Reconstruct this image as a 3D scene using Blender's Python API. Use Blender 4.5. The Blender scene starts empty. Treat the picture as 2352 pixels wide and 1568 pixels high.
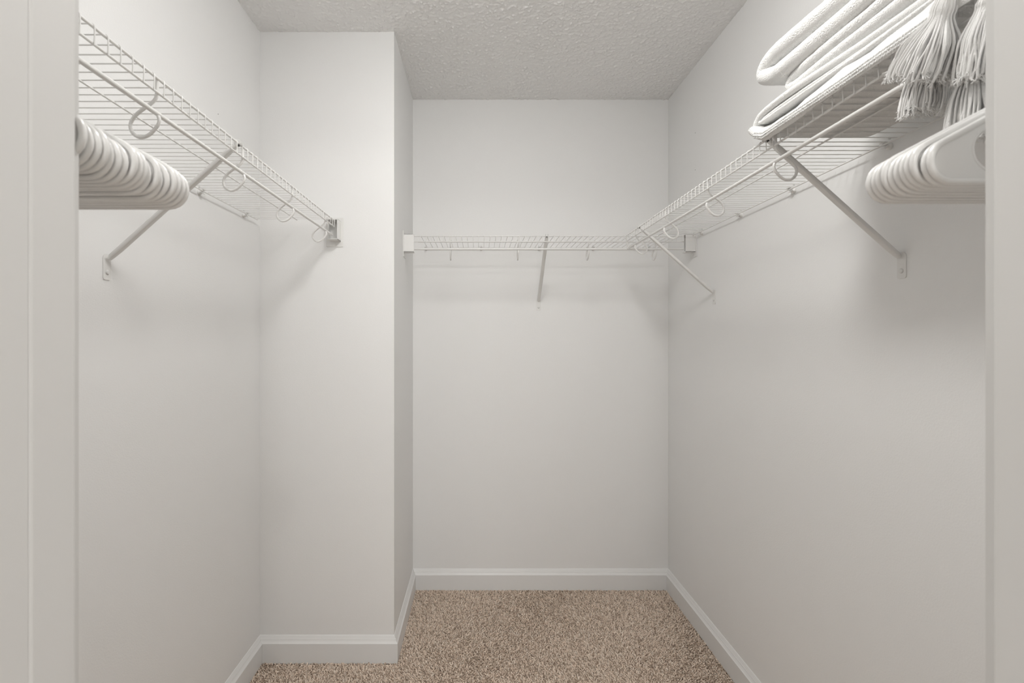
import bpy, math, random
import numpy as np
from mathutils import Vector, Matrix

random.seed(7); rng = np.random.default_rng(11)
scene = bpy.context.scene
C = scene.collection

# ------------------------------------------------------------------ camera, world, light, exposure
F = 1121.0                                   # focal length in pixels of the 2352 x 1568 frame
cam_d = bpy.data.cameras.new('camera'); cam = bpy.data.objects.new('camera', cam_d); C.objects.link(cam)
cam_d.sensor_width = 36.0; cam_d.sensor_fit = 'HORIZONTAL'; cam_d.lens = F/2352*36.0
cam_d.shift_x = 76/2352; cam_d.shift_y = -11/2352
cam.location = (0, 0, 1.257); cam.rotation_euler = (math.pi/2, 0, 0)
cam_d.clip_start = 0.02
cam_d.dof.use_dof = True; cam_d.dof.focus_distance = 2.0; cam_d.dof.aperture_fstop = 8.0
scene.camera = cam

w = bpy.data.worlds.new('world'); scene.world = w; w.use_nodes = True
bg = w.node_tree.nodes['Background']; bg.inputs[0].default_value = (1.0, 0.99, 0.97, 1); bg.inputs[1].default_value = 0.53

def point_light(name, loc, power, radius, col=(1, .99, .97)):
    d = bpy.data.lights.new(name, 'POINT'); d.energy = power; d.shadow_soft_size = radius; d.color = col
    o = bpy.data.objects.new(name, d); o.location = loc; C.objects.link(o); return o
def area_light(name, loc, rot, sx, sy, power, col=(1, .99, .97)):
    d = bpy.data.lights.new(name, 'AREA'); d.shape = 'RECTANGLE'; d.size = sx; d.size_y = sy; d.energy = power; d.color = col
    o = bpy.data.objects.new(name, d); o.location = loc; o.rotation_euler = rot; C.objects.link(o); return o
area_light('rear_fill_light', (0.15, -3.2, 1.35), (math.pi/2, 0, 0), 2.0, 1.7, 24.0)   # added unseen fill light behind the camera, evening out the walls
point_light('bounce_flash', (0.10, -1.0, 2.36), 20.0, 0.06)     # the photographer's flash bounced high behind the camera

scene.view_settings.view_transform = 'Standard'; scene.view_settings.look = 'None'
scene.view_settings.gamma = 1.0; scene.view_settings.use_curve_mapping = False
scene.view_settings.exposure = 0.11
LAMP_STRENGTH = 48.0

# ------------------------------------------------------------------ room dimensions (metres; Y runs away from the camera)
XL, XR = -0.849, 0.944
YB, YC, XC = 2.434, 1.893, -0.329          # back wall, chase front, chase side
YF = 0.412                                  # inner face of the doorway wall
H = 2.44; DECK = 1.257 + 0.4425             # ceiling, centre height of the shelf wires

# ------------------------------------------------------------------ materials
def mat(name, col, rough=0.5, spec=0.5, bump=None, noise_col=None):
    m = bpy.data.materials.new(name); m.use_nodes = True
    nt = m.node_tree; b = nt.nodes['Principled BSDF']
    b.inputs['Base Color'].default_value = (*col, 1); b.inputs['Roughness'].default_value = rough
    b.inputs['Specular IOR Level'].default_value = spec
    tc = nt.nodes.new('ShaderNodeTexCoord')
    if noise_col:
        sc, c2, lo, hi = noise_col
        n = nt.nodes.new('ShaderNodeTexNoise'); n.inputs['Scale'].default_value = sc; n.inputs['Detail'].default_value = 3
        nt.links.new(tc.outputs['Object'], n.inputs['Vector'])
        r = nt.nodes.new('ShaderNodeValToRGB')
        r.color_ramp.elements[0].position = lo; r.color_ramp.elements[0].color = (*col, 1)
        r.color_ramp.elements[1].position = hi; r.color_ramp.elements[1].color = (*c2, 1)
        nt.links.new(n.outputs['Fac'], r.inputs['Fac']); nt.links.new(r.outputs['Color'], b.inputs['Base Color'])
    if bump:
        kind, sc, dist = bump
        if kind == 'noise':
            t = nt.nodes.new('ShaderNodeTexNoise'); t.inputs['Detail'].default_value = 2; out = 'Fac'
        else:
            t = nt.nodes.new('ShaderNodeTexVoronoi'); out = 'Distance'
        t.inputs['Scale'].default_value = sc
        nt.links.new(tc.outputs['Object'], t.inputs['Vector'])
        bp = nt.nodes.new('ShaderNodeBump'); bp.inputs['Distance'].default_value = dist; bp.inputs['Strength'].default_value = 1.0
        if kind != 'noise': bp.invert = True
        nt.links.new(t.outputs[out], bp.inputs['Height']); nt.links.new(bp.outputs['Normal'], b.inputs['Normal'])
    return m
M_WALL = mat('wall_paint', (.865, .863, .855), .55, .35, ('noise', 260, .00025))
M_CEIL = mat('ceiling_texture_paint', (.90, .898, .89), .33, .6, ('noise', 330, .0008))
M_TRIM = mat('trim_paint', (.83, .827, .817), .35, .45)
M_TRIM_DIM = mat('dimmed_trim_paint', (.735, .73, .715), .4, .45)  # trim paint darkened to offset too much light on the doorway jambs
M_WIRE = mat('white_vinyl_coating', (.80, .793, .775), .33, .5)
M_HANG = mat('white_hanger_plastic', (.82, .815, .80), .22, .5)
M_DARK = mat('dark_slot', (.10, .10, .095), .6, .3)
M_KNIT1 = mat('white_boucle_weave', (.85, .846, .83), .95, .1, ('voronoi', 430, .0016))
M_KNIT2 = mat('white_cotton_knit', (.85, .846, .83), .95, .1, ('voronoi', 520, .0011))
M_YARN = mat('white_tassel_yarn', (.92, .916, .90), .95, .1, ('noise', 900, .0008))
M_BASE = mat('carpet_backing', (.44, .35, .27), 1, .05, ('noise', 140, .004), (160, (.66, .54, .44), .35, .65))
M_METAL = mat('painted_screw', (.72, .715, .70), .35, .5)

M_PILE = bpy.data.materials.new('carpet_yarn'); M_PILE.use_nodes = True
_b = M_PILE.node_tree.nodes['Principled BSDF']; _b.inputs['Roughness'].default_value = 1; _b.inputs['Specular IOR Level'].default_value = .08
_a = M_PILE.node_tree.nodes.new('ShaderNodeAttribute'); _a.attribute_name = 'yarn'
M_PILE.node_tree.links.new(_a.outputs['Color'], _b.inputs['Base Color'])

M_GLOW = bpy.data.materials.new('lit_opal_glass'); M_GLOW.use_nodes = True
_b = M_GLOW.node_tree.nodes['Principled BSDF']; _b.inputs['Base Color'].default_value = (.9, .9, .88, 1)
_b.inputs['Emission Color'].default_value = (1, .99, .97, 1); _b.inputs['Emission Strength'].default_value = LAMP_STRENGTH

# ------------------------------------------------------------------ helpers
class MB:
    """collects vertices and faces of one mesh"""
    def __init__(self): self.v = []; self.f = []
    def add(self, vs, fs):
        n = len(self.v); self.v += [tuple(p) for p in vs]; self.f += [tuple(i+n for i in f) for f in fs]
    def box(self, x0, x1, y0, y1, z0, z1):
        self.add([(x0,y0,z0),(x1,y0,z0),(x1,y1,z0),(x0,y1,z0),(x0,y0,z1),(x1,y0,z1),(x1,y1,z1),(x0,y1,z1)],
                 [(0,3,2,1),(4,5,6,7),(0,1,5,4),(1,2,6,5),(2,3,7,6),(3,0,4,7)])
    def tube(self, pts, r, n=8, closed=False, cap=True, flat=None, up=None):
        """round tube along pts; r a number or a list; flat = (half width, half height) gives a rounded strap"""
        P = [Vector(p) for p in pts]; N = len(P)
        T = []
        for i in range(N):
            a = P[(i-1) % N] if (closed or i > 0) else P[i]; b = P[(i+1) % N] if (closed or i < N-1) else P[i]
            T.append((b-a).normalized())
        u = Vector(up) if up else (Vector((0,0,1)) if abs(T[0].z) < .9 else Vector((1,0,0)))
        u = (u - T[0]*u.dot(T[0])).normalized()
        vs = []
        for i in range(N):
            u = (u - T[i]*u.dot(T[i])).normalized(); s = T[i].cross(u)
            rr = r[i] if isinstance(r, (list, tuple)) else r
            for k in range(n):
                a = 2*math.pi*(k+.5)/n
                if flat:
                    ca, sa = math.cos(a), math.sin(a)
                    ca = math.copysign(abs(ca)**.6, ca); sa = math.copysign(abs(sa)**.6, sa)
                    vs.append(P[i] + s*ca*flat[0]*rr + u*sa*flat[1]*rr)
                else: vs.append(P[i] + s*math.cos(a)*rr + u*math.sin(a)*rr)
        fs = []
        for i in range(N if closed else N-1):
            j = (i+1) % N
            for k in range(n):
                k2 = (k+1) % n; fs.append((i*n+k, j*n+k, j*n+k2, i*n+k2))
        if cap and not closed:
            fs.append(tuple(range(n))); fs.append(tuple((N-1)*n+k for k in reversed(range(n))))
        self.add(vs, fs)
    def ball(self, c, rx, ry, rz, n=8, m=6, rot=None):
        vs = []; fs = []
        for j in range(m+1):
            t = math.pi*j/m
            for k in range(n):
                a = 2*math.pi*k/n
                p = Vector((rx*math.sin(t)*math.cos(a), ry*math.sin(t)*math.sin(a), rz*math.cos(t)))
                if rot: p = rot @ p
                vs.append(p + Vector(c))
        for j in range(m):
            for k in range(n):
                k2 = (k+1) % n; fs.append((j*n+k, (j+1)*n+k, (j+1)*n+k2, j*n+k2))
        self.add(vs, fs)
    def lathe(self, prof, c, axis='y', n=16):
        """profile of (radius, along) about an axis through c"""
        vs = []; fs = []
        for r, h in prof:
            for k in range(n):
                a = 2*math.pi*k/n; p, q = r*math.cos(a), r*math.sin(a)
                vs.append((c[0]+p, c[1]+h, c[2]+q) if axis == 'y' else (c[0]+p, c[1]+q, c[2]+h) if axis == 'z' else (c[0]+h, c[1]+p, c[2]+q))
        for i in range(len(prof)-1):
            for k in range(n):
                k2 = (k+1) % n; fs.append((i*n+k, i*n+k2, (i+1)*n+k2, (i+1)*n+k))
        fs.append(tuple(range(n))); fs.append(tuple((len(prof)-1)*n+k for k in range(n)))
        self.add(vs, fs)
    def mesh(self, name, m, smooth=True):
        me = bpy.data.meshes.new(name); me.from_pydata(self.v, [], self.f); me.materials.append(m)
        import bmesh
        bm = bmesh.new(); bm.from_mesh(me); bmesh.ops.recalc_face_normals(bm, faces=bm.faces[:]); bm.to_mesh(me); bm.free()
        if smooth:
            me.shade_smooth(); me.set_sharp_from_angle(angle=math.radians(38))
        return me
    def build(self, name, m, parent=None, smooth=True, loc=None):
        return place(name, self.mesh(name, m, smooth), parent, loc)

def place(name, me, parent=None, loc=None):
    o = bpy.data.objects.new(name, me); C.objects.link(o); o.parent = parent
    if loc: o.location = loc
    return o
def thing(name, label, cat, loc=(0,0,0), rz=0, group=None):
    o = bpy.data.objects.new(name, None); C.objects.link(o); o.empty_display_size = .05
    o.location = loc; o.rotation_euler = (0, 0, rz); o['label'] = label; o['category'] = cat
    if group: o['group'] = group
    return o
def struct(o, label=None):
    o['kind'] = 'structure'
    if label: o['label'] = label
    return o
def smooth_path(pts, per=6):
    """Catmull-Rom through the points"""
    P = [Vector(p) for p in pts]; out = []
    for i in range(len(P)-1):
        a = P[max(i-1,0)]; b = P[i]; c = P[i+1]; d = P[min(i+2,len(P)-1)]
        for k in range(per):
            t = k/per
            out.append(.5*((2*b)+(c-a)*t+(2*a-5*b+4*c-d)*t*t+(3*b-a-3*c+d)*t**3))
    out.append(P[-1]); return out

# ------------------------------------------------------------------ structure
def wall(name, label, boxes):
    b = MB()
    for x in boxes: b.box(*x)
    return struct(b.build(name, M_WALL, smooth=False), label)
T = .10; ZT = H + .03
wl = wall('wall_left', 'plain off-white left closet wall', [(XL-T, XL, .29, YC+T, -.02, ZT)])
wr = wall('wall_right', 'plain off-white right closet wall', [(XR, XR+T, .29, YB+T, -.02, ZT)])
wall('wall_back', 'off-white back wall of the closet', [(XC-.3, XR, YB, YB+T, -.02, ZT)])
wall('wall_chase', 'boxed-out wall corner projecting at the left of the back wall', [(XL, XC, YC, YB, -.02, ZT)])
DOOR_L, DOOR_R, DOOR_H = -.346, .438, 2.19
wall('wall_front', 'doorway wall in front of the closet', [(-2.2, DOOR_L-.018, .295, YF, -.02, ZT), (DOOR_R+.018, 2.2, .295, YF, -.02, ZT), (DOOR_L-.018, DOOR_R+.018, .295, YF, DOOR_H+.018, ZT)])

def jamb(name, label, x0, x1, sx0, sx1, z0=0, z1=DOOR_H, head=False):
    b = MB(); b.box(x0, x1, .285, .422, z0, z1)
    o = struct(b.build(name, M_TRIM_DIM, smooth=False), label)
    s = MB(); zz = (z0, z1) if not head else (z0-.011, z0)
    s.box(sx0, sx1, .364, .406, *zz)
    st = s.build('door_stop', M_TRIM_DIM, o, smooth=False)
    bv = st.modifiers.new('bevel', 'BEVEL'); bv.width = .0025; bv.segments = 2
    return o
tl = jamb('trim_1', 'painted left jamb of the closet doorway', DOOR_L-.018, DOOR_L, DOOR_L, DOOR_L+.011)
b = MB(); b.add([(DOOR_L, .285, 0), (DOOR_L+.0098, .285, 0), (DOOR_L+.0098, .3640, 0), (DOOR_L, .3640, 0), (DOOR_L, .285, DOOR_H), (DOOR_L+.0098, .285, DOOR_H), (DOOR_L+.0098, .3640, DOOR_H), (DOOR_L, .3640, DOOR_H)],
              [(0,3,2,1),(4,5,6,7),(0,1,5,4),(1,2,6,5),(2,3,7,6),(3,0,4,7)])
b.build('jamb_facing', M_TRIM_DIM, tl, smooth=False)
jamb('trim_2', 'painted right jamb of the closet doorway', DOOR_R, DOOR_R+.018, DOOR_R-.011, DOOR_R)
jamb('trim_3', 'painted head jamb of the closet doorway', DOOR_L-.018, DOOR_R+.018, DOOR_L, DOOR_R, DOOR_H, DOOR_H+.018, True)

# tiny nail holes in the side walls
def hole(parent, x, y, z):
    b = MB(); b.lathe([(.0016, -.0006), (.0016, .0004)], (0,0,0), 'x', 8); b.build('nail_hole', M_DARK, parent, loc=(x, y, z))
hole(wl, XL, XL*F/(501-1100), 1.257+(773-262)*(XL*F/(501-1100))/F)
hole(wr, XR, XR*F/497, 1.257+(773-305)*(XR/497)); hole(wr, XR, XR*F/497, 1.257+(773-390)*(XR/497))

# ceiling: knobbly sprayed texture as real relief where it can be seen
def blur(a, k):
    g = np.exp(-np.linspace(-2, 2, 2*k+1)**2); g /= g.sum()
    a = np.apply_along_axis(lambda r: np.convolve(r, g, 'same'), 0, a)
    return np.apply_along_axis(lambda r: np.convolve(r, g, 'same'), 1, a)
def grid_mesh(name, xs, ys, Z, m, flip=False):
    nx, ny = len(xs), len(ys)
    X, Y = np.meshgrid(xs, ys)
    co = np.stack([X, Y, Z], -1).reshape(-1, 3)
    i = np.arange(ny-1)[:, None]*nx + np.arange(nx-1)[None]
    q = np.stack([i, i+1, i+nx+1, i+nx], -1).reshape(-1, 4)
    if flip: q = q[:, ::-1]
    me = bpy.data.meshes.new(name); n = len(q)
    me.vertices.add(len(co)); me.vertices.foreach_set('co', co.ravel().astype(np.float32))
    me.loops.add(n*4); me.loops.foreach_set('vertex_index', q.ravel().astype(np.int32))
    me.polygons.add(n); me.polygons.foreach_set('loop_start', (np.arange(n)*4).astype(np.int32))
    me.update(calc_edges=True); me.materials.append(m); me.shade_smooth(); return me
xs = np.arange(XL-.004, XR+.006, .0031); ys = np.arange(1.25, YB+.006, .0031)
r1 = blur(rng.standard_normal((len(ys), len(xs))), 2); r2 = blur(rng.standard_normal((len(ys), len(xs))), 4)
r1 /= r1.std(); r2 /= r2.std()
hgt = np.clip(r1-.3, 0, 1.9)**.8*.0021 + np.clip(r2, -1, 2)*.0007
me = grid_mesh('ceiling', xs, ys, H - hgt, M_CEIL, flip=True)
ceil = struct(place('ceiling', me), 'sprayed knobbly off-white ceiling')
b = MB(); b.box(-2.2, 2.2, -2.6, 1.252, H, H+.05); b.box(XL-.1, XR+.1, 1.252, YB+.1, H+.012, H+.06)
b.build('ceiling_board', M_CEIL, ceil, smooth=False)

# floor: backing plus real pile tufts where the photo looks
b = MB(); b.box(-2.2, 2.2, -2.6, YB+.05, -.03, -.004)
floor = struct(b.build('floor', M_BASE, smooth=False), 'beige carpeted closet floor')
def carpet():
    pitch = .0054
    gx, gy = np.meshgrid(np.arange(XL, XR, pitch), np.arange(1.62, YB, pitch))
    p = np.stack([gx.ravel(), gy.ravel()], -1) + rng.uniform(-.0027, .0027, (gx.size, 2))
    keep = ~((p[:, 0] < XC+.012) & (p[:, 1] > YC-.012)) & (p[:, 1] < YB-.012) & (p[:, 0] > XL+.012) & (p[:, 0] < XR-.012)
    p = p[keep]; n = len(p)
    lean_f = .0035*np.stack([np.sin(p[:,0]*9+1)+.6*np.sin(p[:,1]*13), np.cos(p[:,0]*7-p[:,1]*5)], -1)
    lean = lean_f*.6 + rng.normal(0, .0042, (n, 2))
    h = .0078 + rng.normal(0, .0015, n); rad = rng.uniform(.0016, .0025, n); ang = rng.uniform(0, 2*np.pi, n)
    S = 4; levels = [(0., 1., 0.), (.55, 1.15, .35), (.9, .85, .9), (1., .3, 1.05)]
    V = np.zeros((n, S*len(levels), 3), np.float32)
    for li, (t, rs, ls) in enumerate(levels):
        for k in range(S):
            a = ang + 2*np.pi*k/S + t*1.2
            V[:, li*S+k, 0] = p[:,0] + lean[:,0]*ls + rad*rs*np.cos(a)
            V[:, li*S+k, 1] = p[:,1] + lean[:,1]*ls + rad*rs*np.sin(a)
            V[:, li*S+k, 2] = -.0042 + h*t
    q = []
    for li in range(len(levels)-1):
        for k in range(S):
            k2 = (k+1) % S; q.append((li*S+k, li*S+k2, (li+1)*S+k2, (li+1)*S+k))
    q = np.array(q); m = S*len(levels)
    loops = (q[None] + (np.arange(n)*m)[:, None, None]).reshape(-1)
    nf = n*len(q)
    tops = (np.arange(m-S, m)[None] + (np.arange(n)*m)[:, None]).reshape(-1)
    me = bpy.data.meshes.new('carpet_pile')
    me.vertices.add(n*m); me.vertices.foreach_set('co', V.reshape(-1))
    me.loops.add(nf*4+n*S); me.loops.foreach_set('vertex_index', np.concatenate([loops, tops]).astype(np.int32))
    me.polygons.add(nf+n); me.polygons.foreach_set('loop_start', np.concatenate([np.arange(nf)*4, nf*4+np.arange(n)*S]).astype(np.int32))
    me.update(calc_edges=True); me.shade_smooth()
    base = np.array([.87, .72, .60]); dark = np.array([.46, .355, .275]); light = np.array([.93, .81, .70])
    t = rng.uniform(0, 1, n)[:, None]
    col = np.where(t < .27, dark + (base-dark)*rng.uniform(0, .5, (n,1)), np.where(t > .8, light, base)) * rng.uniform(.9, 1.1, (n,1))
    ca = np.ones((n*m, 4), np.float32); ca[:, :3] = np.repeat(col, m, 0)
    at = me.color_attributes.new('yarn', 'FLOAT_COLOR', 'POINT'); at.data.foreach_set('color', ca.ravel())
    me.materials.append(M_PILE)
    o = place('carpet_pile', me, floor); o['kind'] = 'stuff'; o['label'] = 'dense twisted beige carpet pile'
carpet()

# baseboards with a moulded top, mitred at the corners
PROF = [(0, 0), (.0165, 0), (.0165, .0750), (.0160, .0765), (.0148, .0772), (.0125, .0800), (.0098, .0845), (.0085, .0880), (.0085, .0892),
        (.0072, .0902), (.0062, .0925), (.0045, .0960), (.0022, .1005), (0, .1020)]
def baseboard(name, label, p0, p1, nrm, e0, e1):
    p0, p1, nrm = Vector((*p0, 0)), Vector((*p1, 0)), Vector((*nrm, 0)); d = (p1-p0).normalized()
    vs = []; n = len(PROF)
    for end, e, sgn in ((p0, e0, 1), (p1, e1, -1)):
        for off, z in PROF: vs.append(end + nrm*off + d*(sgn*e*off) + Vector((0,0,z)))
    fs = [(i, (i+1) % n, n+(i+1) % n, n+i) for i in range(n)] + [tuple(range(n)), tuple(range(2*n-1, n-1, -1))]
    b = MB(); b.add(vs, fs); return struct(b.build(name, M_TRIM, smooth=False), label)
baseboard('baseboard_left', 'moulded white baseboard along the left wall', (XL, YF), (XL, YC), (1,0), 0, 1)
baseboard('baseboard_chase', 'moulded white baseboard across the face of the boxed-out corner', (XL, YC), (XC, YC), (0,-1), 1, -1)
baseboard('baseboard_chase_side', 'short moulded white baseboard on the side of the boxed-out corner', (XC, YC), (XC, YB), (1,0), -1, 1)
baseboard('baseboard_back', 'moulded white baseboard along the back wall', (XC, YB), (XR, YB), (0,-1), 1, 1)
baseboard('baseboard_right', 'moulded white baseboard along the right wall', (XR, YB), (XR, YF), (-1,0), 1, 0)

# ------------------------------------------------------------------ closet ceiling lamp (just above the frame)
lamp = thing('ceiling_light', 'round flush ceiling lamp with a lit shallow opal glass bowl', 'ceiling light', (.10, .95, H-.004))
b = MB(); b.lathe([(.02, 0), (.150, 0), (.155, -.006), (.154, -.020), (.146, -.026), (.02, -.026)], (0,0,0), 'z', 48); b.build('base', M_TRIM, lamp)
b = MB(); b.lathe([(.002, -.0918)] + [(.142*math.cos(a), -.027-.065*math.sin(a)) for a in np.linspace(1.45, 0, 12)], (0,0,0), 'z', 48); b.build('glass_bowl', M_GLOW, lamp)

# ------------------------------------------------------------------ wire shelves
SD = .3055            # shelf depth
RW, RF = .00115, .0024
def wire_mesh():
    b = MB()
    pts = [(0, .009, 0), (0, .10, 0), (0, .20, 0), (0, .2985, 0), (0, .3030, -.0006), (0, .3052, -.0026), (0, .3058, -.006), (0, .3058, -.018), (0, .3055, -.0305)]
    b.tube(pts, RW, 6); return b.mesh('deck_wire', M_WIRE)
WIRE = wire_mesh()
def hook_mesh():
    b = MB()
    q = [(2.5,-4), (3,-20), (4,-33), (10,-42), (25,-53), (40,-65.5), (48,-80), (45,-94), (33,-102.5), (18,-99), (5.5,-87), (-1,-75.5), (.8,-66)]
    pts = smooth_path([(0, SD-.003-d/1000, z/1000) for d, z in q], 4)
    b.tube(pts, .0030, 8); return b.mesh('rod_hook', M_WIRE)
HOOK = hook_mesh()
def clip_mesh():
    b = MB()
    b.lathe([(.003, .0), (.0085, .0), (.0085, .004), (.006, .006), (.005, .010), (.002, .011)], (0, 0, -.006), 'y', 14)       # boss on the wall
    ring = [(0, .0165+.0062*math.cos(a), -.0035+.0062*math.sin(a)) for a in np.linspace(.9, 2*math.pi-1.4, 14)]
    b.tube(ring, 1, 8, flat=(.0062, .0016), up=(0, 0, 1))                                                                     # claw round the rear rail
    b.tube([(0, .0, .012), (0, .005, .012)], .0022, 8)                                                                        # pin above
    return b.mesh('wall_clip', M_WIRE)
CLIP = clip_mesh()
def rounded_plate(b, w, z0, z1, t, rt, rb, n=6):
    pts = []
    for cx, cz, r, a0 in ((w/2-rt, z1-rt, rt, 0), (-w/2+rt, z1-rt, rt, 90), (-w/2+rb, z0+rb, rb, 180), (w/2-rb, z0+rb, rb, 270)):
        for k in range(n+1):
            a = math.radians(a0+90*k/n); pts.append((cx+r*math.cos(a), cz+r*math.sin(a)))
    N = len(pts)
    b.add([(x, 0, z) for x, z in pts] + [(x, t, z) for x, z in pts],
          [tuple(range(N)), tuple(range(2*N-1, N-1, -1))] + [(i, (i+1) % N, N+(i+1) % N, N+i) for i in range(N)])
def brace_meshes():
    b = MB()   # diagonal strut, a flattened channel that narrows into the wall plate
    pts = [(0, .2975, -.006), (0, .290, -.012), (0, .275, -.025), (0, .15, -.137), (0, .03, -.2445), (0, .013, -.2590), (0, .0075, -.2665)]
    b.tube(pts, [.72, .85, 1, 1, 1, .9, .55], 12, flat=(.0080, .0052), up=(0, .67, .74))
    strut = b.mesh('strut', M_WIRE)
    b = MB(); rounded_plate(b, .023, -.313, -.254, .0022, .010, .005)
    plate = b.mesh('wall_plate', M_WIRE)
    b = MB(); b.lathe([(.0055, .0022), (.0055, .0034), (.0042, .0050), (.0015, .0054)], (0, 0, -.296), 'y', 14)
    screw = b.mesh('screw', M_METAL)
    b = MB()   # two prongs over the front rail
    for s in (-.0052, .0052):
        b.tube([(s, .2955, -.008), (s, .2962, -.001), (s, .2985, .0028), (s, .3035, .0030), (s, .3072, .0005), (s, .3076, -.006)], 1, 6, flat=(.0022, .0010))
    prong = b.mesh('rail_prong', M_METAL)
    b = MB(); b.box(-.0028, .0028, .2985, .3040, -.0085, -.0050); slot = b.mesh('slot', M_DARK, False)
    return strut, plate, screw, prong, slot
STRUT, PLATE, SCREW, PRONG, SLOT = brace_meshes()

def end_bracket(parent, u, s):
    """moulded sleeve at a shelf end: u = wall position, s = direction from the wall towards the shelf"""
    b = MB(); L = .046; v0, v1 = .268, .3145; z0, z1 = -.074, .0035; t = .0024
    def bx(u0, u1, *r): b.box(min(u+s*u0, u+s*u1), max(u+s*u0, u+s*u1), *r)
    bx(0, L, v1-t, v1, z0, z1)             # front panel
    bx(0, L, v0, v1, z1-t, z1)             # top
    bx(0, L, v0+.008, v1, z0, z0+t)        # bottom
    bx(0, L*.8, v0+.006, v0+.006+t, z0, z1)  # inner panel
    o = b.build('end_bracket', M_WIRE, parent, smooth=False)
    m = o.modifiers.new('bevel', 'BEVEL'); m.width = .0007; m.segments = 2
    f = MB()
    f.box(min(u, u+s*.003), max(u, u+s*.003), .258, .3235, z0-.021, z1+.015)
    fo = f.build('flange', M_WIRE, o, smooth=False); m = fo.modifiers.new('bevel', 'BEVEL'); m.width = .001; m.segments = 2
    for zz in (z0-.012, z1+.008):
        p = MB(); p.lathe([(.0038, 0), (.0038, .0045), (.002, .006)] if s > 0 else [(.002, -.006), (.0038, -.0045), (.0038, 0)], (u, .296, zz), 'x', 12); p.build('screw', M_METAL, o)
    return o

def wire_shelf(label, origin, rz, u0, u1, hooks, braces, clips, ends=(), gap=(0, 0), first=None, corner=None):
    """local x along the wall, local y out from it, z = 0 at the deck wires"""
    t = thing('wire_shelf', label, 'shelf', origin, rz, 'white wire closet shelves')
    a, c = u0+gap[0], u1-gap[1]
    def rod(name, y, z, r, e0=0, e1=0, n=10):
        b = MB(); b.tube([(a+e0, y, z), ((a+c)/2, y, z), (c+e1, y, z)], r, n); return b.build(name, M_WIRE, t)
    rod('front_rail', .3024, -RW-RF, RF); rod('lip_rail', .3024, -.0275, .0022)
    rod('rear_rail', .0160, -RW-.0019, .0019); rod('middle_rail', .164, -RW-.0019, .0019)
    rod('hang_rod', .2945, -.0585, .0042, n=14)
    n0 = a + .006 if first is None else first
    n = int((c-.003-n0)/.0254)+1
    for i in range(n): place('deck_wire', WIRE, t, (n0+i*.0254, 0, 0))
    for u in hooks: place('rod_hook', HOOK, t, (u, 0, 0))
    for u in clips: place('wall_clip', CLIP, t, (u, 0, 0))
    for u in braces:
        s = place('strut', STRUT, t, (u, 0, 0))
        pl = place('wall_plate', PLATE, t, (u, 0, 0)); place('screw', SCREW, pl)
        place('rail_prong', PRONG, s); place('slot', SLOT, s)
    for u, s in ends: end_bracket(t, u, s)
    return t
# left shelf: local x = -Y
wire_shelf('white wire shelf with hanging rod along the left wall', (XL, 0, DECK), -math.pi/2, -YC, -YF-.004,
           [-.833, -1.136, -1.437, -1.745], [-1.112], [-.63, -.92, -1.197, -1.478, -1.757], [(-YC, 1)], (.055, .002), first=-YC+.060)
# right shelf: local x = +Y
rs = wire_shelf('white wire shelf with hanging rod along the right wall, holding folded throws', (XR, 0, DECK), math.pi/2, YF+.004, 2.1195,
           [.722, 1.060, 1.374, 1.689, 2.003], [1.088, 1.957], [.56, .84, 1.120, 1.460, 1.755, 2.060], [], (.002, .002), first=YF+.012)
b = MB(); b.tube([(2.112, .2945, -.0585), (2.1225, .2945, -.0585), (2.1245, .2945, -.0585)], [.0062, .0062, .0048], 14); b.build('rod_cap', M_WIRE, rs)
b = MB(); b.tube([(2.117, .3024, .002), (2.117, .3024, -.03), (2.117, .298, -.056)], 1, 8, flat=(.0042, .0022), up=(0,1,0)); b.build('corner_connector', M_WIRE, rs)
# back shelf: local x = -X
wire_shelf('white wire shelf with hanging rod across the back wall', (0, YB, DECK), math.pi, -XR, -XC,
           [.125, -.172, -.480, -.775], [-.297], [.264, -.011, -.299, -.568, -.845], [(-XR, 1), (-XC, -1)], (.048, .046), first=-XR+.056)

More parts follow.
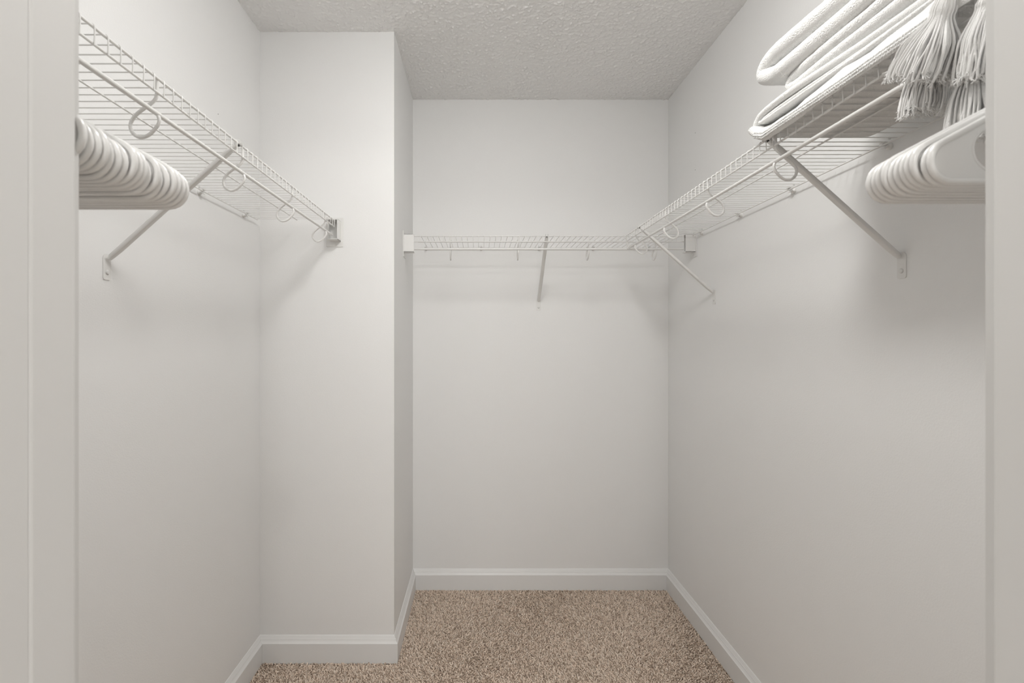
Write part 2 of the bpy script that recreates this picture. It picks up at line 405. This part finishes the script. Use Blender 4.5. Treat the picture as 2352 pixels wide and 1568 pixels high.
# ------------------------------------------------------------------ hangers
def hanger_meshes():
    hw, r = .21, .02; sl = math.radians(28)
    def loop(cx, cz, rr, xt):
        pts = [(x, cz-rr) for x in np.linspace(-cx, cx, 13)[:-1]]
        arc = [(cx+rr*math.cos(a), cz+rr*math.sin(a)) for a in np.linspace(-math.pi/2, math.pi/2-sl, 11)]
        pts += arc
        x0, z0 = arc[-1]
        sh = [(x, z0+(x0-x)*math.tan(sl)) for x in np.linspace(x0, xt, 8)[1:]]
        pts += sh
        zt = sh[-1][1]
        top = [(x, zt+math.tan(sl)*xt*.55*(1-(x/xt)**2)) for x in np.linspace(xt, -xt, 7)[1:]]
        pts += top
        pts += [(-x, z) for x, z in reversed(sh[:-1])]
        pts += [(-x, z) for x, z in reversed(arc)][:-1]
        return pts
    out = loop(hw-r, r, r, .02); inn = loop(.147, .0315, .0228, .02)
    b = MB(); b.tube([(x, 0, z) for x, z in out], .0034, 10, closed=True); frame = b.mesh('frame', M_HANG)
    b = MB(); n = len(out); t = .0009
    vs = [(x, -t, z) for x, z in out]+[(x, -t, z) for x, z in inn]+[(x, t, z) for x, z in out]+[(x, t, z) for x, z in inn]
    fs = []
    for i in range(n):
        j = (i+1) % n; fs += [(i, j, n+j, n+i), (2*n+j, 2*n+i, 3*n+i, 3*n+j), (n+i, n+j, 3*n+j, 3*n+i)]
    b.add(vs, fs)
    b.tube([(x, 0, z) for x, z in inn], .0019, 8, closed=True)
    web = b.mesh('web', M_HANG)
    zt = max(z for x, z in out); R = .021; top = .2385; c = top-R
    q = [(0, zt), (0, zt+.012), (-.003, zt+.024), (-.012, c-.019)] + [(R*math.cos(a), c+R*math.sin(a)) for a in np.radians([225, 195, 165, 135, 110, 90, 70, 45, 15, -15, -40])]
    b = MB(); b.tube(smooth_path([(x, 0, z) for x, z in q], 3), .0030, 8); hook = b.mesh('hook', M_HANG)
    return frame, web, hook
HF, HWB, HHK = hanger_meshes()
ORD = ['', 'second', 'third', 'fourth', 'fifth', 'sixth', 'seventh', 'eighth', 'ninth', 'tenth', 'eleventh', 'twelfth', 'thirteenth', 'fourteenth',
       'fifteenth', 'sixteenth', 'seventeenth', 'eighteenth', 'nineteenth', 'twentieth']
ROD_TOP = DECK - .0585 + .0042 + .0030
def hanger(label, x, y, rz, sway, group):
    t = thing('clothes_hanger', label, 'hanger', (x, y, ROD_TOP-.2385), rz, group)
    # sway about the rod axis: pivot at the hook top
    t.rotation_euler = (0, sway, rz); t.location.x = x - math.sin(sway)*.2385; t.location.z = ROD_TOP - math.cos(sway)*.2385
    place('frame', HF, t); place('web', HWB, t); place('hook', HHK, t)
NL = 18; ys_l = np.linspace(.574, .4235, NL) + np.concatenate([[0], rng.uniform(-.0011, .0011, NL-1)])
for i, y in enumerate(ys_l):
    lab = ('white plastic hanger farthest along the left rod, its whole bottom bar showing' if i == 0 else
           'white plastic hanger nearest the left door jamb on the left rod' if i == NL-1 else
           'white plastic hanger on the left rod, %s from the far end' % ORD[i])
    hanger(lab, XL+.2945, float(y), float(rng.uniform(-.004, .004)), float(rng.uniform(-.012, .012)) if i else 0.0, 'hangers on the left rod')
NR = 11; ys_r = np.linspace(.549, .4765, NR) + np.concatenate([[0], rng.uniform(-.0003, .0003, NR-1)])
for i, y in enumerate(ys_r):
    lab = ('white plastic hanger farthest along the right rod, closest to the strut' if i == 0 else
           'nearest white plastic hanger on the right rod, with flat web and round-ended opening showing' if i == NR-1 else
           'white plastic hanger on the right rod, %s from the far end' % ORD[i])
    hanger(lab, XR-.2945, float(y), float(rng.uniform(-.004, .004)), float(rng.uniform(-.010, .010)) if i else 0.0, 'hangers on the right rod')

# ------------------------------------------------------------------ folded throws on the right shelf
def arc_yz(cy, cz, r, a0, a1, n=7):
    return [(cy+r*math.cos(math.radians(a)), cz+r*math.sin(math.radians(a))) for a in np.linspace(a0, a1, n)]
def sheet(b, path, thick, xf, xb, wob=.003, seed=0., sag=None, per=5):
    """thick cloth swept along a path in the Y-Z plane; xf(s) front edge, xb back edge"""
    P = smooth_path([(0, y, z) for y, z in path], per); N = len(P)
    sec = []
    nf, nw = 9, 12
    for k in range(nf): a = math.pi/2 + math.pi*k/(nf-1); sec.append(('f', math.cos(a), math.sin(a)))
    for k in range(1, nw): sec.append(('w', k/nw, -1))
    for k in range(4): a = -math.pi/2 + math.pi*k/3; sec.append(('b', math.cos(a), math.sin(a)))
    for k in range(nw-1, 0, -1): sec.append(('w', k/nw, 1))
    n = len(sec); vs = []
    for i in range(N):
        tg = (P[min(i+1, N-1)]-P[max(i-1, 0)]).normalized(); nr = Vector((0, -tg.z, tg.y))
        s = i/(N-1); t = (thick(s) if callable(thick) else thick)/2
        x0 = (xf(P[i].y, s) if callable(xf) else xf); x1 = xb
        for kind, a, c in sec:
            if kind == 'f': x, o = x0 + t + a*t, c*t
            elif kind == 'b': x, o = x1 - t + a*t, c*t
            else: x, o = x0+t + (x1-x0-2*t)*a, c*t
            y, z = P[i].y + nr.y*o, P[i].z + nr.z*o
            if wob:
                d = wob*(math.sin(y*31+x*17+seed)+.6*math.sin(y*67-x*43+seed*2.3)+.35*math.sin(y*140+seed*5+x*90))
                z += d*.55; x += d*.8
            if sag:                                   # lies on the deck, droops over the front rail
                z = max(z, sag)
                if s < .40 and x < .6365: z -= .021*min(1, (.6365-x)/.010)*min(1, (1.112-y)/.05 if y < 1.112 else 0)
            vs.append((x, y, z))
    fs = []
    for i in range(N-1):
        for k in range(n): k2 = (k+1) % n; fs.append((i*n+k, (i+1)*n+k, (i+1)*n+k2, i*n+k2))
    fs.append(tuple(range(n))); fs.append(tuple((N-1)*n+k for k in range(n)))
    b.add(vs, fs)
D0 = DECK + RW
lower = thing('throw_blanket', 'white knitted throw with tassels folded flat at the bottom of the stack', 'blanket', (.78, .85, D0))
LX, LY, LZ = .78, .85, D0
def into(b): b.v = [(x-LX, y-LY, z-LZ) for x, y, z in b.v]; return b
def h(v): return 1.257+v            # height above the camera's level
xb = .885
def edge(y, far, near, y0=1.10, y1=.80):
    t = min(1, max(0, (y0-y)/(y0-y1))); t = t*t*(3-2*t); return far+(near-far)*t
b = MB()  # outer fold: bottom layer, round the far end, top layer
sheet(b, [(.585, h(.4575)), (.70, h(.4575)), (.85, h(.4575)), (1.0, h(.4578)), (1.075, h(.4585))] + [(1.105, h(.4640)), (1.117, h(.4750)), (1.108, h(.4885)), (1.085, h(.4975))] +
      [(1.0, h(.5010)), (.90, h(.4990)), (.78, h(.4935)), (.68, h(.489)), (.59, h(.485))],
      lambda s: .0245 if s < .36 else .0245-.0095*min(1, (s-.36)/.14), lambda y, s: edge(y, .615, .622) if s < .45 else edge(y, .626, .645), xb, .0016, 1.3, sag=D0)
into(b).build('outer_fold', M_KNIT2, lower)
b = MB()  # two thinner layers tucked inside
sheet(b, [(.60, h(.4735)), (.80, h(.4740)), (.95, h(.4755)), (1.06, h(.4765)), (1.088, h(.4785)), (1.090, h(.4835)), (1.06, h(.4862)), (.95, h(.4865)), (.80, h(.4835)), (.60, h(.4790))],
      .0072, lambda y, s: edge(y, .626, .636) if s < .5 else edge(y, .632, .646), xb-.01, .0011, 4.1)
into(b).build('inner_fold', M_KNIT2, lower)
# knitted border with chain stitches along the front of the bottom layer
b = MB()
for row in range(3):
    for i in range(88):
        y = 1.092 - i*.0052 + (row % 2)*.0026
        a = math.radians(205 - row*24); t = .0124
        x0 = edge(y, .615, .622); d = .0016*(math.sin(y*31+x0*17+1.3)+.6*math.sin(y*67-x0*43+2.99))
        x = x0 + t + math.cos(a)*t + d*.8; z = h(.4576) - math.sin(a-math.pi)*0 + math.sin(a)*t*-1 + d*.55
        z -= .021*min(1, max(0, (.6365-x)/.010))*max(0, min(1, (1.112-y)/.05)); x -= .0006
        b.ball((x-LX, y-LY, z-LZ), .0016, .0031, .0017, 6, 4, Matrix.Rotation(.5 if row % 2 else -.5, 3, 'X'))
b.build('border_stitching', M_KNIT2, lower)

def tassel(knot, hang, bottom, spread, n, r, seed, name='tassel'):
    """yarn bundle from a knot down to a flared, frayed end"""
    rg = random.Random(seed); b = MB(); k = Vector(knot); q = Vector(hang); e = Vector(bottom)
    ax = (e-q).normalized(); s1 = ax.cross(Vector((1, 0, 0))).normalized(); s2 = ax.cross(s1)
    off = Vector((LX, LY, LZ))
    core = [k, k*.4+q*.6, q, q*.7+e*.3, q*.35+e*.65, q*.1+e*.9]
    b.tube([p-off for p in core], [.005, .008, .010, .006+spread*.26, .004+spread*.44, spread*.42], 12)
    for i in range(n):
        a = rg.uniform(0, 2*math.pi); rr = math.sqrt(rg.uniform(.30, 1)); f = rg.uniform(.84, 1.05)
        o = s1*math.cos(a) + s2*math.sin(a)*.75
        wv = Vector((rg.uniform(-1, 1), rg.uniform(-1, 1), rg.uniform(-.3, .3)))*.0022
        p0 = k + o*rr*.008; p1 = q + o*rr*.0165
        end = q + (e-q)*f + o*rr*spread; mid = q*.6+e*.4 + o*rr*(.010+spread*.62) + wv; m2 = q*.22+e*.78 + o*rr*(.004+spread*.9) - wv*.8
        pts = smooth_path([p0, p0*.4+p1*.6+o*.003, p1, mid, m2, end], 3)
        m = len(pts); b.tube([p-off for p in pts], [r*(1 if j < m-2 else 1.15) for j in range(m)], 5)
        for _ in range(4):     # frayed plies
            j = end + Vector((rg.uniform(-1, 1), rg.uniform(-1, 1), rg.uniform(-1.3, .5)))*.0055
            b.tube([p-off for p in (m2*.25+end*.75, end, j)], [r*.7, r*.55, r*.3], 4)
    o = b.build(name, M_YARN, lower)
    w_ = MB(); dk = (q-k)
    w_.ball(Vector(k)+dk*.45-Vector((LX, LY, LZ)), .0095, .0095, max(.012, dk.length*.62), 14, 10, Vector((0,0,-1)).rotation_difference(dk).to_matrix()); w_.build('knot', M_YARN, o)
def pix(x, y, Y): return ((x-1100)*Y/F, Y, 1.257+(773-y)*Y/F)
tassel(pix(2180, -25, .640), pix(2160, 45, .655), pix(2108, 180, .690), .044, 190, .00125, 1)
tassel(pix(2150, 110, .700), pix(2140, 150, .705), pix(2122, 258, .720), .035, 150, .00125, 2)
tassel(pix(2285, -30, .590), pix(2275, 20, .600), pix(2250, 178, .622), .030, 140, .00125, 3)
tassel(pix(2240, 130, .640), pix(2236, 170, .642), pix(2222, 318, .650), .030, 100, .0013, 4)

upper = thing('throw_blanket', 'thick plain white woven throw folded on top of the tasselled one', 'blanket', (.78, .85, h(.508)))
LX, LY, LZ = .78, .85, h(.508)
b = MB()
sheet(b, [(.56, h(.5195)), (.75, h(.5210)), (.90, h(.5235)), (.99, h(.5225)), (1.030, h(.5255)), (1.037, h(.5345)), (1.020, h(.5435)), (.95, h(.5465)), (.85, h(.5460)), (.70, h(.5440)), (.56, h(.543))],
      .0215, lambda y, s: edge(y, .650, .650), xb-.015, .0020, 2.2)
into(b).build('bottom_fold', M_KNIT1, upper)
b = MB()
sheet(b, [(.56, h(.570)), (.75, h(.5735)), (.90, h(.5745)), (1.02, h(.5725)), (1.075, h(.5760)), (1.108, h(.5905)), (1.110, h(.6080)), (1.080, h(.6195)), (1.02, h(.6185)), (.90, h(.6155)), (.75, h(.6145)), (.56, h(.612))],
      lambda s: .0350+.006*s, lambda y, s: edge(y, .634, .645), xb-.02, .0036, .4)
into(b).build('top_fold', M_KNIT1, upper)
